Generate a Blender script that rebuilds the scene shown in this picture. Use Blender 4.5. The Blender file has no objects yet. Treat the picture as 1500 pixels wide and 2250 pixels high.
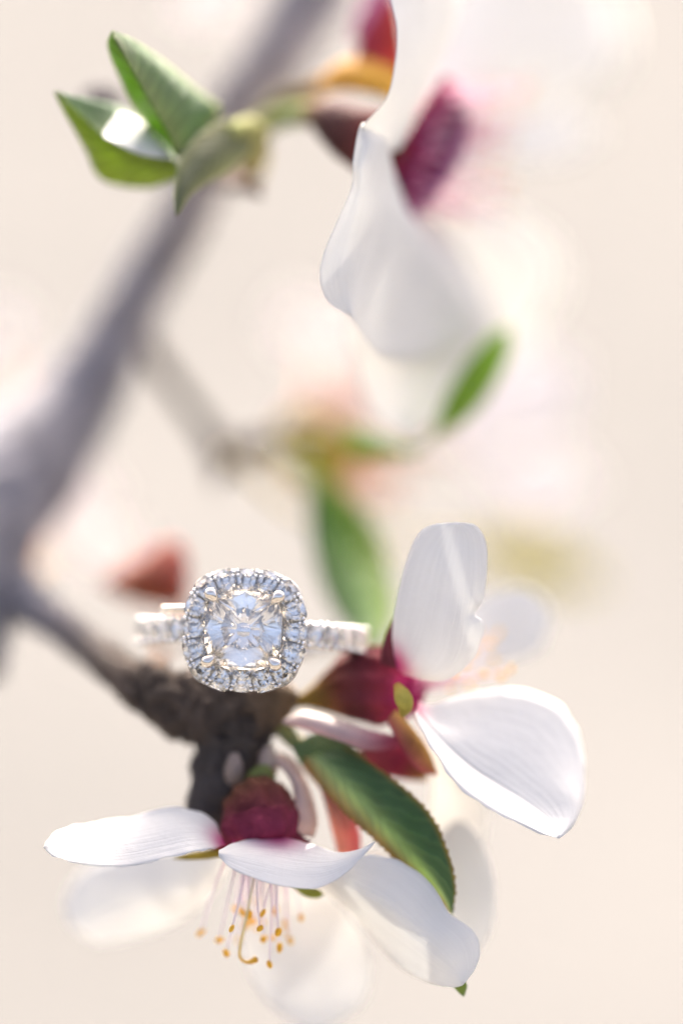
import bpy, bmesh, math, random
from mathutils import Vector, Matrix, noise
random.seed(7)
scn = bpy.context.scene
COL = scn.collection
R = math.radians

# ------------------------------------------------------------------ camera
PITCH = R(17)
FOCUS = 0.35                                    # metres from lens to the diamond
FWD = Vector((0, math.cos(PITCH), -math.sin(PITCH)))
RIGHT = Vector((1, 0, 0))
UP = RIGHT.cross(FWD)
ORIGIN = Vector((0, 0, 1.20))                   # the branch hangs at chest height
CAM = ORIGIN - FWD * FOCUS
cd = bpy.data.cameras.new('camera')
cam = bpy.data.objects.new('camera', cd); COL.objects.link(cam)
cam.matrix_world = Matrix((RIGHT, UP, -FWD)).transposed().to_4x4()
cam.location = CAM
cd.sensor_fit = 'HORIZONTAL'; cd.sensor_width = 24; cd.lens = 24 * FOCUS / 0.06
cd.clip_start = 0.01; cd.clip_end = 500
cd.dof.use_dof = True; cd.dof.focus_distance = FOCUS
APERTURE = 0.036                                # lens opening in metres
cd.dof.aperture_fstop = cd.lens * 1e-3 / APERTURE
scn.camera = cam

# ------------------------------------------------------------------ daylight
SUN_EL, SUN_AZ = R(34.5), R(1.4)                   # azimuth from +Y towards +X
SUN_DIR = Vector((math.sin(SUN_AZ) * math.cos(SUN_EL), math.cos(SUN_AZ) * math.cos(SUN_EL), math.sin(SUN_EL)))
w = bpy.data.worlds.new('World'); scn.world = w; w.use_nodes = True
nt = w.node_tree
sky = nt.nodes.new('ShaderNodeTexSky'); sky.sky_type = 'NISHITA'; sky.sun_disc = False
sky.sun_elevation = SUN_EL; sky.sun_rotation = SUN_AZ
sky.air_density = 0.4; sky.dust_density = 10; sky.ozone_density = 0.0
nt.links.new(sky.outputs[0], nt.nodes['Background'].inputs[0])
nt.nodes['Background'].inputs[1].default_value = 0.15
sl = bpy.data.lights.new('sun', 'SUN'); sl.energy = 2.0; sl.angle = R(0.5); sl.color = (1, 0.95, 0.87)
so = bpy.data.objects.new('sun', sl); COL.objects.link(so)
so.rotation_euler = SUN_DIR.to_track_quat('Z', 'Y').to_euler(); so.location = (0, 0, 4)
scn.view_settings.view_transform = 'Standard'; scn.view_settings.look = 'None'
scn.view_settings.exposure = 2.3; scn.view_settings.gamma = 1.0
cy = scn.cycles
cy.max_bounces = 20; cy.transmission_bounces = 18; cy.glossy_bounces = 8; cy.diffuse_bounces = 5
cy.caustics_reflective = False; cy.caustics_refractive = False
cy.sample_clamp_indirect = 8; cy.use_denoising = True

# ------------------------------------------------------------------ helpers
def P(px, py, d):
    """point d cm beyond the focus plane, on the line of sight of a photo position"""
    s = FOCUS + d * 0.01
    k = 0.06 / 1500 * s / FOCUS
    return CAM + FWD * s + RIGHT * ((px - 750) * k) + UP * ((1125 - py) * k)

def PX(d=0.0):
    return 0.06 / 1500 * (FOCUS + d * 0.01) / FOCUS

def cr(pts, t):
    n = len(pts)
    if n == 1: return pts[0]
    x = t * (n - 1); i = min(int(x), n - 2); f = x - i
    p1, p2 = pts[i], pts[i + 1]
    p0 = pts[i - 1] if i > 0 else p1 * 2 - p2
    p3 = pts[i + 2] if i + 2 < n else p2 * 2 - p1
    return 0.5 * ((2 * p1) + (p2 - p0) * f + (2 * p0 - 5 * p1 + 4 * p2 - p3) * f * f + (3 * p1 - p0 - 3 * p2 + p3) * f ** 3)

def resample(pts, n):
    if len(pts) == 1: return [pts[0]] * n
    m = 160
    dense = [cr(pts, i / m) for i in range(m + 1)]
    acc = [0.0]
    for a, b in zip(dense, dense[1:]): acc.append(acc[-1] + (b - a).length)
    tot = acc[-1] or 1e-9
    out, j = [], 0
    for k in range(n):
        s = tot * k / (n - 1)
        while j < m - 1 and acc[j + 1] < s: j += 1
        seg = acc[j + 1] - acc[j]
        f = min(1, max(0, (s - acc[j]) / seg)) if seg > 1e-12 else 0
        out.append(dense[j].lerp(dense[j + 1], f))
    return out

WORLD_POS = {}
def link(o, parent=None, world=None):
    COL.objects.link(o)
    world = Vector(world) if world is not None else Vector((0, 0, 0))
    WORLD_POS[o.name] = world
    if parent is not None:
        o.parent = parent
        o.location = world - WORLD_POS[parent.name]
    else:
        o.location = world
    return o

def empty(name, world, parent=None):
    o = bpy.data.objects.new(name, None); o.empty_display_size = 0.005
    return link(o, parent, world)

def tag(o, label=None, cat=None, group=None, kind=None):
    if label: o['label'] = label
    if cat: o['category'] = cat
    if group: o['group'] = group
    if kind: o['kind'] = kind
    return o

def build(name, verts, faces, mats, parent=None, origin=None, cols=None, smooth=True, fmat=None, tv=None):
    """verts in world metres -> one mesh object whose origin lies on the thing"""
    o0 = Vector(origin) if origin is not None else Vector(verts[0])
    me = bpy.data.meshes.new(name)
    me.from_pydata([Vector(v) - o0 for v in verts], [], faces)
    for m in (mats if isinstance(mats, (list, tuple)) else [mats]): me.materials.append(m)
    if fmat:
        for p, i in zip(me.polygons, fmat): p.material_index = i
    if cols:
        a = me.color_attributes.new('Col', 'FLOAT_COLOR', 'POINT')
        for i, c in enumerate(cols): a.data[i].color = (c[0], c[1], c[2], 1)
    if tv:
        a = me.attributes.new('TV', 'FLOAT_VECTOR', 'POINT')
        for i, c in enumerate(tv): a.data[i].vector = c
    bm = bmesh.new(); bm.from_mesh(me)
    bmesh.ops.remove_doubles(bm, verts=bm.verts, dist=2e-6)
    bmesh.ops.recalc_face_normals(bm, faces=bm.faces)
    bm.to_mesh(me); bm.free()
    for p in me.polygons: p.use_smooth = smooth
    return link(bpy.data.objects.new(name, me), parent, o0)

def mixc(a, b, t):
    t = max(0, min(1, t)); return tuple(a[i] * (1 - t) + b[i] * t for i in range(3))

def sheet(name, rails, mat, parent, cols, nu=40, nv=18, thick=0.012, bulge=0.0, ripple=0.0, fold=None, base=None, basecol=None,
          baser=0.3, label=None, freq=0.9, rim=None, fray=0.0, serr=0.0):
    """a petal or leaf blade: rails run side by side from its base to its tip (photo x, y, depth in cm).
    cols: one linear colour per rail, or one for all; basecol tints the region round the point 'base'."""
    rr = [resample([P(*p) for p in r], nu) for r in rails]
    if isinstance(cols[0], (int, float)): cols = [cols] * len(rails)
    seedv = Vector((random.random() * 50, random.random() * 50, random.random() * 50))
    b3 = P(*base) if base else None
    grid, cg, tvl = [], [], []
    for i in range(nu):
        row, crow = [], []
        ctrl = [r[i] for r in rr]
        cc = [Vector(c) for c in cols]
        for j in range(nv):
            v = j / (nv - 1)
            p = cr(ctrl, v) if len(ctrl) > 2 else ctrl[0].lerp(ctrl[1], v)
            t = i / (nu - 1)
            if bulge: p = p - FWD * (bulge * 0.01 * math.sin(math.pi * v) * math.sin(math.pi * min(1, 0.12 + t * 0.9)))
            if ripple:
                e = 0.3 + 0.7 * abs(2 * v - 1) ** 1.5
                q = p * 100 * freq + seedv
                p = p + Vector((noise.noise(q), noise.noise(q + Vector((9, 3, 1))), noise.noise(q + Vector((4, 8, 2))))) * (ripple * 0.01 * e * min(1, 4 * t))
            if fray and (j == 0 or j == nv - 1 or i == nu - 1):
                q = p * 100 * 7 + seedv
                p = p + Vector((noise.noise(q), 0, noise.noise(q + Vector((5, 5, 5))))) * fray * 0.01
            c = tuple(cr(cc, v)) if len(cc) > 2 else tuple(cc[0].lerp(cc[-1], v))
            if basecol:
                k = (p - b3).length * 100 / baser
                c = mixc(c, basecol, math.exp(-k * k))
            if rim:
                dd = min(v, 1 - v) * (nv - 1)
                c = mixc(c, rim, max(0, 1 - dd / 1.6))
            row.append(p); crow.append(c); tvl.append((t, v, seedv.x))
        grid.append(row); cg.append(crow)
    if serr:
        for i in range(2, nu - 2):
            for j, k in ((0, 1), (nv - 1, nv - 2)):
                d = grid[i][j] - grid[i][k]
                if d.length > 1e-9: grid[i][j] = grid[i][j] + d.normalized() * serr * .01 * (.9 - .6 * (i % 3) + .5 * random.uniform(-1, 1))
    # shell with real thickness
    def nrm(i, j):
        a = grid[min(i + 1, nu - 1)][j] - grid[max(i - 1, 0)][j]
        b = grid[i][min(j + 1, nv - 1)] - grid[i][max(j - 1, 0)]
        n = a.cross(b)
        return n.normalized() if n.length > 1e-14 else None
    last = FWD
    verts, colv = [], []
    back = []
    for i in range(nu):
        for j in range(nv):
            n = nrm(i, j)
            if n is None:
                n = nrm(min(i + 1, nu - 2), j) or nrm(max(i - 1, 1), nv // 2) or last
            last = n
            edge = min(1.0, 0.35 + 2.5 * min(j, nv - 1 - j) / nv)
            off = n * (thick * 0.005 * edge)
            verts.append(grid[i][j] + off); back.append(grid[i][j] - off); colv.append(cg[i][j])
    N = nu * nv
    verts += back; colv += colv[:]
    faces = []
    for i in range(nu - 1):
        for j in range(nv - 1):
            a = i * nv + j
            faces.append((a, a + 1, a + nv + 1, a + nv))
            faces.append((N + a, N + a + nv, N + a + nv + 1, N + a + 1))
    loop = [j for j in range(nv)] + [i * nv + nv - 1 for i in range(1, nu)] + [(nu - 1) * nv + j for j in range(nv - 2, -1, -1)] + [i * nv for i in range(nu - 2, 0, -1)]
    for a, b in zip(loop, loop[1:] + loop[:1]): faces.append((a, N + a, N + b, b))
    o = build(name, verts, faces, mat, parent, grid[0][nv // 2], colv, tv=tvl + tvl)
    if label: o['label'] = label
    return o

def tube(name, path, mat, parent, cols=(1, 1, 1), ns=18, n=40, rough=0.0, freq=3.0, flat=1.0, label=None, lump=0.0, ribs=0, cap=.5):
    """round stem, bud or twig: path of (photo x, y, depth cm, radius in photo px)"""
    ctr = resample([P(p[0], p[1], p[2]) for p in path], n)
    # radii follow the same arc length
    rads = []
    m = 160
    pts = [P(p[0], p[1], p[2]) for p in path]; rd = [Vector((p[3] * PX(p[2]), 0, 0)) for p in path]
    dense = [(cr(pts, i / m), max(1e-6, cr(rd, i / m).x)) for i in range(m + 1)]
    acc = [0.0]
    for a, b in zip(dense, dense[1:]): acc.append(acc[-1] + (b[0] - a[0]).length)
    j = 0
    for k in range(n):
        s = acc[-1] * k / (n - 1)
        while j < m - 1 and acc[j + 1] < s: j += 1
        rads.append(dense[j + 1][1])
    if cols and isinstance(cols[0], (int, float)): cols = [cols, cols]
    cc = [Vector(c) for c in cols]
    verts, colv, faces = [], [], []
    t0 = (ctr[1] - ctr[0]).normalized()
    u = t0.cross(FWD); u = u.normalized() if u.length > 1e-4 else UP
    sd = Vector((random.random() * 40, random.random() * 40, random.random() * 40))
    for i in range(n):
        t = (ctr[min(i + 1, n - 1)] - ctr[max(i - 1, 0)]).normalized()
        u = (u - t * u.dot(t)).normalized(); b = t.cross(u)
        for k in range(ns):
            a = 2 * math.pi * k / ns
            d = u * math.cos(a) + b * math.sin(a) * flat
            p = ctr[i] + d * rads[i]
            if ribs: p = p + d * (rads[i] * .05 * math.cos(ribs * a + 3 * noise.noise(ctr[i] * 300)))
            if rough:
                q = p * 100 * freq + sd
                p = p + d * (rough * rads[i] * (noise.noise(q) + 0.5 * noise.noise(q * 2.7)))
            if lump:
                q = p * 100 * 1.1 + sd
                p = p + d * (lump * rads[i] * noise.noise(q))
            verts.append(p); colv.append(tuple(cr(cc, i / (n - 1))))
    for i in range(n - 1):
        for k in range(ns):
            a = i * ns + k; b2 = i * ns + (k + 1) % ns
            faces.append((a, b2, b2 + ns, a + ns))
    e0, e1 = len(verts), len(verts) + 1
    td = (ctr[1] - ctr[0]).normalized(); te = (ctr[-1] - ctr[-2]).normalized()
    verts += [ctr[0] - td * rads[0] * cap, ctr[-1] + te * rads[-1] * cap]; colv += [colv[0], colv[-1]]
    for k in range(ns):
        faces.append((e0, (k + 1) % ns, k)); faces.append((e1, (n - 1) * ns + k, (n - 1) * ns + (k + 1) % ns))
    o = build(name, verts, faces, mat, parent, ctr[0], colv)
    if label: o['label'] = label
    return o

# ------------------------------------------------------------------ materials
def new_mat(name):
    m = bpy.data.materials.new(name); m.use_nodes = True
    t = m.node_tree
    for n in list(t.nodes): t.nodes.remove(n)
    return m, t, t.nodes, t.links

def vcol(t, scale=60, amt=0.15, detail=4):
    a = t.nodes.new('ShaderNodeAttribute'); a.attribute_name = 'Col'
    no = t.nodes.new('ShaderNodeTexNoise'); no.inputs['Scale'].default_value = scale; no.inputs['Detail'].default_value = detail
    tc = t.nodes.new('ShaderNodeTexCoord'); t.links.new(tc.outputs['Object'], no.inputs['Vector'])
    mr = t.nodes.new('ShaderNodeMapRange'); mr.inputs[1].default_value = .25; mr.inputs[2].default_value = .75
    mr.inputs[3].default_value = 1 - amt; mr.inputs[4].default_value = 1 + amt
    t.links.new(no.outputs[0], mr.inputs[0])
    mx = t.nodes.new('ShaderNodeVectorMath'); mx.operation = 'SCALE'
    t.links.new(a.outputs['Color'], mx.inputs[0]); t.links.new(mr.outputs[0], mx.inputs['Scale'])
    return mx.outputs[0], no, tc

def blade_mat(name, trans, rough, spec, scale, amt, bump, coat=0.0, tcol=(1, 1, 1), bscale=None, veins=None):
    m, t, N, L = new_mat(name)
    c, no, tc = vcol(t, scale, amt)
    vein = None
    if veins:
        at = N.new('ShaderNodeAttribute'); at.attribute_name = 'TV'
        sp = N.new('ShaderNodeSeparateXYZ'); L.new(at.outputs['Vector'], sp.inputs[0])
        def mth(op, a, b=None):
            n = N.new('ShaderNodeMath'); n.operation = op
            for i, x in enumerate((a, b)):
                if x is None: continue
                if isinstance(x, (int, float)): n.inputs[i].default_value = x
                else: L.new(x, n.inputs[i])
            return n.outputs[0]
        if veins == 'petal':        # fine veins that fan along the petal
            cb = N.new('ShaderNodeCombineXYZ')
            L.new(mth('MULTIPLY', sp.outputs[0], 2.2), cb.inputs[0]); L.new(mth('MULTIPLY', sp.outputs[1], 26), cb.inputs[1]); L.new(sp.outputs[2], cb.inputs[2])
            nz = N.new('ShaderNodeTexNoise'); nz.inputs['Scale'].default_value = 1; nz.inputs['Detail'].default_value = 3; nz.inputs['Distortion'].default_value = .6
            L.new(cb.outputs[0], nz.inputs['Vector']); vein = nz.outputs[0]; lo, hi = .97, 1.02
        else:                       # side veins that leave the midrib at an angle
            w = mth('ABSOLUTE', mth('SUBTRACT', sp.outputs[1], .48))
            ph = mth('SUBTRACT', mth('MULTIPLY', sp.outputs[0], 62), mth('MULTIPLY', w, 30))
            ph = mth('ADD', ph, mth('MULTIPLY', no.outputs[0], 9))
            vein = mth('POWER', mth('ABSOLUTE', mth('SINE', mth('MULTIPLY', ph, .5))), 9); lo, hi = .96, 1.2
        mr = N.new('ShaderNodeMapRange'); mr.inputs[3].default_value = lo; mr.inputs[4].default_value = hi
        if veins == 'petal': mr.inputs[1].default_value = .3; mr.inputs[2].default_value = .7
        L.new(vein, mr.inputs[0])
        mm = N.new('ShaderNodeVectorMath'); mm.operation = 'SCALE'; L.new(c, mm.inputs[0]); L.new(mr.outputs[0], mm.inputs['Scale']); c = mm.outputs[0]
    p = N.new('ShaderNodeBsdfPrincipled'); p.inputs['Roughness'].default_value = rough
    p.inputs['Specular IOR Level'].default_value = spec
    L.new(c, p.inputs['Base Color'])
    tr = N.new('ShaderNodeBsdfTranslucent')
    mu = N.new('ShaderNodeVectorMath'); mu.operation = 'MULTIPLY'; mu.inputs[1].default_value = tcol
    L.new(c, mu.inputs[0]); L.new(mu.outputs[0], tr.inputs[0])
    mix = N.new('ShaderNodeMixShader'); mix.inputs[0].default_value = trans
    L.new(p.outputs[0], mix.inputs[1]); L.new(tr.outputs[0], mix.inputs[2])
    n2 = N.new('ShaderNodeTexNoise'); n2.inputs['Scale'].default_value = bscale or scale * 3; n2.inputs['Detail'].default_value = 5
    L.new(tc.outputs['Object'], n2.inputs['Vector'])
    bp = N.new('ShaderNodeBump'); bp.inputs['Strength'].default_value = bump; bp.inputs['Distance'].default_value = 0.0004
    hgt = n2.outputs[0]
    if vein is not None: hgt = mth('ADD', mth('MULTIPLY', n2.outputs[0], .5), mth('MULTIPLY', vein, .45))
    L.new(hgt, bp.inputs['Height']); L.new(bp.outputs[0], p.inputs['Normal']); L.new(bp.outputs[0], tr.inputs['Normal'])
    o = N.new('ShaderNodeOutputMaterial'); L.new(mix.outputs[0], o.inputs[0])
    return m

M_PETAL = blade_mat('petal_tissue', 0.31, 0.55, 0.22, 260, 0.03, 0.35, veins='petal')
M_LEAF = blade_mat('leaf_tissue', 0.38, 0.5, 0.28, 420, 0.16, 0.5, tcol=(1.3, 1.25, .55), veins='leaf')
M_CALYX = blade_mat('calyx_skin', 0.12, 0.7, 0.06, 330, 0.45, 0.8)
M_BRACT = blade_mat('bract_scale', 0.35, 0.5, 0.35, 400, 0.15, 0.6)
M_FILAMENT = blade_mat('filament_tissue', 0.35, 0.45, 0.3, 300, 0.05, 0.1)

def bark_mat():
    m, t, N, L = new_mat('bark')
    c, no, tc = vcol(t, 260, 0.45, 8)
    p = N.new('ShaderNodeBsdfPrincipled'); p.inputs['Roughness'].default_value = 0.7; p.inputs['Specular IOR Level'].default_value = 0.3
    L.new(c, p.inputs['Base Color'])
    n2 = N.new('ShaderNodeTexNoise'); n2.inputs['Scale'].default_value = 900; n2.inputs['Detail'].default_value = 8; n2.inputs['Roughness'].default_value = .7
    L.new(tc.outputs['Object'], n2.inputs['Vector'])
    bp = N.new('ShaderNodeBump'); bp.inputs['Strength'].default_value = 1.0; bp.inputs['Distance'].default_value = 0.0012
    L.new(n2.outputs[0], bp.inputs['Height']); L.new(bp.outputs[0], p.inputs['Normal'])
    o = N.new('ShaderNodeOutputMaterial'); L.new(p.outputs[0], o.inputs[0])
    return m
M_BARK = bark_mat()

def metal_mat(name, col, rough):
    m, t, N, L = new_mat(name)
    p = N.new('ShaderNodeBsdfPrincipled'); p.inputs['Metallic'].default_value = 1; p.inputs['Base Color'].default_value = (*col, 1)
    no = N.new('ShaderNodeTexNoise'); no.inputs['Scale'].default_value = 3000; no.inputs['Detail'].default_value = 3
    tc = N.new('ShaderNodeTexCoord'); L.new(tc.outputs['Object'], no.inputs['Vector'])
    mr = N.new('ShaderNodeMapRange'); mr.inputs[3].default_value = rough * .6; mr.inputs[4].default_value = rough * 1.4
    L.new(no.outputs[0], mr.inputs[0]); L.new(mr.outputs[0], p.inputs['Roughness'])
    o = N.new('ShaderNodeOutputMaterial'); L.new(p.outputs[0], o.inputs[0])
    return m
M_GOLD = metal_mat('white_gold', (0.86, 0.85, 0.83), 0.12)
M_PRONG = metal_mat('polished_white_gold', (0.90, 0.81, 0.69), 0.05)
M_BED = metal_mat('setting_metal', (0.58, 0.57, 0.57), 0.3)

def gem_mat():
    m, t, N, L = new_mat('diamond')
    g = N.new('ShaderNodeBsdfGlass'); g.inputs['IOR'].default_value = 2.417; g.inputs['Color'].default_value = (1, .99, .968, 1); g.inputs['Roughness'].default_value = 0
    prev = g.outputs[0]
    o = N.new('ShaderNodeOutputMaterial'); L.new(prev, o.inputs[0])
    return m
M_GEM = gem_mat()

def sand_mat():
    m, t, N, L = new_mat('dry_sandy_soil')
    tc = N.new('ShaderNodeTexCoord')
    a = N.new('ShaderNodeTexNoise'); a.inputs['Scale'].default_value = 1.0; a.inputs['Detail'].default_value = 3
    b = N.new('ShaderNodeTexNoise'); b.inputs['Scale'].default_value = 60; b.inputs['Detail'].default_value = 8
    L.new(tc.outputs['Object'], a.inputs['Vector']); L.new(tc.outputs['Object'], b.inputs['Vector'])
    r = N.new('ShaderNodeValToRGB')
    r.color_ramp.elements[0].position = .3; r.color_ramp.elements[0].color = (0.108, 0.107, 0.104, 1)
    r.color_ramp.elements[1].position = .7; r.color_ramp.elements[1].color = (0.166, 0.163, 0.157, 1)
    L.new(a.outputs[0], r.inputs[0])
    mr = N.new('ShaderNodeMapRange'); mr.inputs[3].default_value = .8; mr.inputs[4].default_value = 1.2
    L.new(b.outputs[0], mr.inputs[0])
    mx = N.new('ShaderNodeVectorMath'); mx.operation = 'SCALE'; L.new(r.outputs[0], mx.inputs[0]); L.new(mr.outputs[0], mx.inputs['Scale'])
    p = N.new('ShaderNodeBsdfPrincipled'); p.inputs['Roughness'].default_value = 1; p.inputs['Specular IOR Level'].default_value = 0
    L.new(mx.outputs[0], p.inputs['Base Color'])
    bp = N.new('ShaderNodeBump'); bp.inputs['Strength'].default_value = .5; bp.inputs['Distance'].default_value = .01
    L.new(b.outputs[0], bp.inputs['Height']); L.new(bp.outputs[0], p.inputs['Normal'])
    o = N.new('ShaderNodeOutputMaterial'); L.new(p.outputs[0], o.inputs[0])
    return m

# ------------------------------------------------------------------ the setting
def make_ground():
    n = 60; verts = []; faces = []
    for i in range(n + 1):
        for j in range(n + 1):
            x = (i / n - .5); y = (j / n - .5)
            x = math.copysign(abs(x * 2) ** 2.2, x) * 120; y = math.copysign(abs(y * 2) ** 2.2, y) * 120
            verts.append(Vector((x, y, 0.02 * noise.noise(Vector((x * .8, y * .8, 3))))))
    for i in range(n):
        for j in range(n):
            a = i * (n + 1) + j; faces.append((a, a + n + 1, a + n + 2, a + 1))
    o = build('ground', verts, faces, sand_mat(), None, (0, 0, 0))
    tag(o, 'pale dry sandy ground far out of focus behind the branch', kind='structure')
make_ground()

# ------------------------------------------------------------------ the branch
WHITE = (0.785, 0.78, 0.755); PINKW = (0.82, 0.79, 0.78); MAGENTA = (0.62, 0.05, 0.22)
branch = empty('flowering_branch', P(-60, 1300, 4))
tag(branch, 'flowering almond branch with grey bark, white blossoms and young green leaves', 'branch')
GREY, BROWN, DARK = (0.30, 0.29, 0.325), (0.125, 0.092, 0.072), (0.10, 0.08, 0.068)

tube('limb', [(-110, 1460, 3.0, 130), (-72, 1300, 3.3, 132), (-22, 1140, 3.8, 124), (64, 1000, 4.3, 128), (144, 897, 4.6, 104), (226, 792, 4.7, 80), (325, 612, 4.8, 63),
              (405, 480, 4.7, 60), (460, 360, 4.7, 60), (530, 230, 4.75, 66), (620, 110, 4.8, 72), (720, -60, 4.8, 78)],
     M_BARK, branch, [GREY, GREY, GREY, (0.36, .33, .33), GREY], ns=40, n=120, rough=.07, freq=4, lump=.16)
tube('twig', [(-40, 1230, 3.6, 90), (30, 1296, 3.3, 64), (112, 1362, 2.8, 42), (200, 1425, 2.2, 38), (270, 1482, 1.5, 46), (350, 1530, 1.15, 62), (430, 1560, 1.08, 78), (500, 1580, 1.15, 82),
              (508, 1640, 1.1, 84), (486, 1700, 1.0, 68), (458, 1765, .95, 48), (448, 1830, .95, 40)],
     M_BARK, branch, [GREY, GREY, (.22, .20, .21), (.15, .125, .115), BROWN, BROWN, DARK, (.10, .085, .085)], ns=64, n=240, rough=.24, freq=9, lump=.16,
     label='knobbly brown spur the ring is slipped over')
tube('spur_stub', [(500, 1590, 1.5, 80), (530, 1520, 1.35, 70), (540, 1440, 1.3, 52), (538, 1372, 1.25, 44), (536, 1340, 1.25, 24)],
     M_BARK, branch, [BROWN, BROWN], ns=40, n=90, rough=.22, freq=9)
tube('spur_stub', [(500, 1580, 1.3, 78), (560, 1560, 1.1, 72), (610, 1540, 1.0, 52), (645, 1530, .95, 26)], M_BARK, branch, [BROWN, (.15, .105, .075), (.22, .14, .07)], ns=48, n=80, rough=.24, freq=9)
tube('twig', [(290, 700, 4.6, 30), (345, 795, 5.0, 22), (410, 885, 5.2, 20), (455, 945, 5.1, 24), (492, 993, 5.0, 40), (520, 1000, 4.9, 34), (580, 970, 4.8, 24), (650, 962, 4.6, 22), (720, 965, 4.2, 16)],
     M_BARK, branch, [(.13, .11, .10), (.09, .07, .055), (.045, .032, .026), (.10, .07, .045), (.22, .17, .06)], ns=16, n=60, rough=.12, freq=6)
tube('twig', [(500, 1000, 4.1, 20), (480, 1040, 4.3, 14), (470, 1070, 4.5, 6)], M_BARK, branch, [BROWN, BROWN], ns=12, n=14, rough=.1)
tube('spur_stub', [(470, 380, 3.5, 26), (520, 395, 2.8, 22), (555, 412, 2.2, 16), (575, 430, 2.1, 6)], M_BARK, branch, [BROWN, (.2, .11, .07)], ns=14, n=20, rough=.12)
tube('bud', [(265, 235, 3.0, 14), (235, 222, 2.9, 30), (205, 208, 2.8, 26), (188, 200, 2.8, 6)], M_BARK, branch, [(.06, .045, .07), (.09, .06, .09)], ns=16, n=24, rough=.1,
     label='dark purple bud behind the pair of green leaves')

# ---- leaves
G_PALE, G_DEEP, G_OLIVE, G_LIME = (0.24, 0.33, 0.20), (0.075, 0.14, 0.05), (0.16, 0.22, 0.06), (0.19, 0.33, 0.035)
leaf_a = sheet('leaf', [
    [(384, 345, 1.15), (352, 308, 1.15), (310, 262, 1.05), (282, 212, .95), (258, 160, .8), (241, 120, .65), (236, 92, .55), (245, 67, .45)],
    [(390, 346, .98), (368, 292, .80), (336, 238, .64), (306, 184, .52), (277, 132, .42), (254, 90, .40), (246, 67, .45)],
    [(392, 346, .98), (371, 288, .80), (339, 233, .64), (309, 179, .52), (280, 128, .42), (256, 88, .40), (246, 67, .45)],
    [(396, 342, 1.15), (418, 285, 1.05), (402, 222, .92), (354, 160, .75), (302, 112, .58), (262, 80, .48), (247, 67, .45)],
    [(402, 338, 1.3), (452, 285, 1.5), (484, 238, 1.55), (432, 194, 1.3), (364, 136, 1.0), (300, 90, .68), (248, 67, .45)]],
    M_LEAF, branch, [(.12, .26, .01), (.14, .26, .015), (.19, .24, .11), (.12, .20, .09), (.09, .175, .09)], nu=66, nv=26, thick=.016, ripple=.015, serr=.008, rim=(.22, .27, .10),  # lime half has backlight put into its colour, grey-green face the sky reflection
    label='upright folded green leaf, backlit glow and pale sky sheen painted into its halves')
leaf_b = sheet('leaf', [
    [(395, 388, 1.2), (330, 414, 1.4), (265, 410, 1.4), (216, 388, 1.25), (188, 330, 1.1), (158, 275, .95), (136, 235, .85), (119, 198, .75)],
    [(392, 372, 1.1), (330, 378, 1.1), (268, 366, 1.05), (222, 338, .95), (185, 292, .9), (150, 245, .8), (120, 199, .75)],
    [(388, 354, 1.05), (330, 346, .98), (275, 328, .92), (228, 300, .88), (188, 264, .85), (150, 229, .8), (120, 199, .75)],
    [(388, 351, 1.08), (332, 342, 1.02), (278, 323, .98), (231, 296, .92), (190, 260, .88), (152, 226, .82), (120, 199, .75)],
    [(388, 346, 1.4), (345, 312, 1.32), (308, 268, 1.36), (268, 236, 1.32), (220, 220, 1.08), (165, 209, .9), (121, 198, .75)]],
    M_LEAF, branch, [(.17, .22, .03), (.19, .26, .035), (.20, .28, .04), (.15, .23, .09), (.12, .20, .12)], nu=60, nv=26, thick=.016, ripple=.02, serr=.008,
    label='cupped green leaf pointing left, lit from behind')
leaf_c = sheet('leaf', [
    [(560, 270, 1.9), (500, 262, 1.5), (440, 292, 1.1), (400, 340, .85), (384, 395, .7), (380, 440, .6), (384, 474, .55)],
    [(562, 285, 1.9), (510, 300, 1.4), (460, 335, 1.0), (425, 375, .8), (402, 415, .65), (390, 448, .58), (386, 474, .55)],
    [(565, 300, 1.95), (545, 340, 1.6), (505, 375, 1.3), (455, 402, 1.0), (418, 430, .75), (400, 458, .6), (388, 475, .55)]],
    M_LEAF, branch, [(.26, .28, .13), (.13, .15, .085), (.22, .24, .10)], nu=54, nv=18, thick=.016, bulge=-.10, ripple=.015, serr=.006, rim=(.40, .42, .24),
    label='small olive leaf with a curled tip and pale rim')
tube('stem', [(545, 380, 3.4, 30), (560, 330, 2.4, 34), (548, 285, 1.9, 30), (500, 290, 1.5, 18)], M_CALYX, branch, [(.3, .2, .1), (.33, .3, .12), (.3, .32, .12)], ns=16, n=24)
tube('stem', [(545, 300, 2.6, 26), (600, 262, 2.6, 24), (660, 250, 2.3, 26), (710, 252, 2.0, 30)], M_CALYX, branch, [(.3, .3, .1), (.17, .2, .07), (.20, .24, .10), (.25, .15, .06)], ns=16, n=24)
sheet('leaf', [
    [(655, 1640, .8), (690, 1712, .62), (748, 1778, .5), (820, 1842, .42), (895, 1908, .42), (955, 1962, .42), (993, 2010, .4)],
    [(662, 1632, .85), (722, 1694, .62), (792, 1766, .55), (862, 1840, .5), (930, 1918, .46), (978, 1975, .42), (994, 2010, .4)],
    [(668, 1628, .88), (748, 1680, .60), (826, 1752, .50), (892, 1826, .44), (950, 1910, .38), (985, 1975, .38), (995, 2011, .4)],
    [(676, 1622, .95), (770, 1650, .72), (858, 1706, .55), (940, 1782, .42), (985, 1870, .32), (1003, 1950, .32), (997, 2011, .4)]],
    M_LEAF, branch, [(.40, .22, .07), (.42, .54, .22), (.11, .19, .075), (.075, .135, .055)], nu=90, nv=30, thick=.018, ripple=.05, serr=.012,  # pale second rail paints the light on the up-facing left half
    rim=(.32, .22, .05), label='long dark green leaf with a light midrib under the ring, its up-facing half painted as lit')
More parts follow.
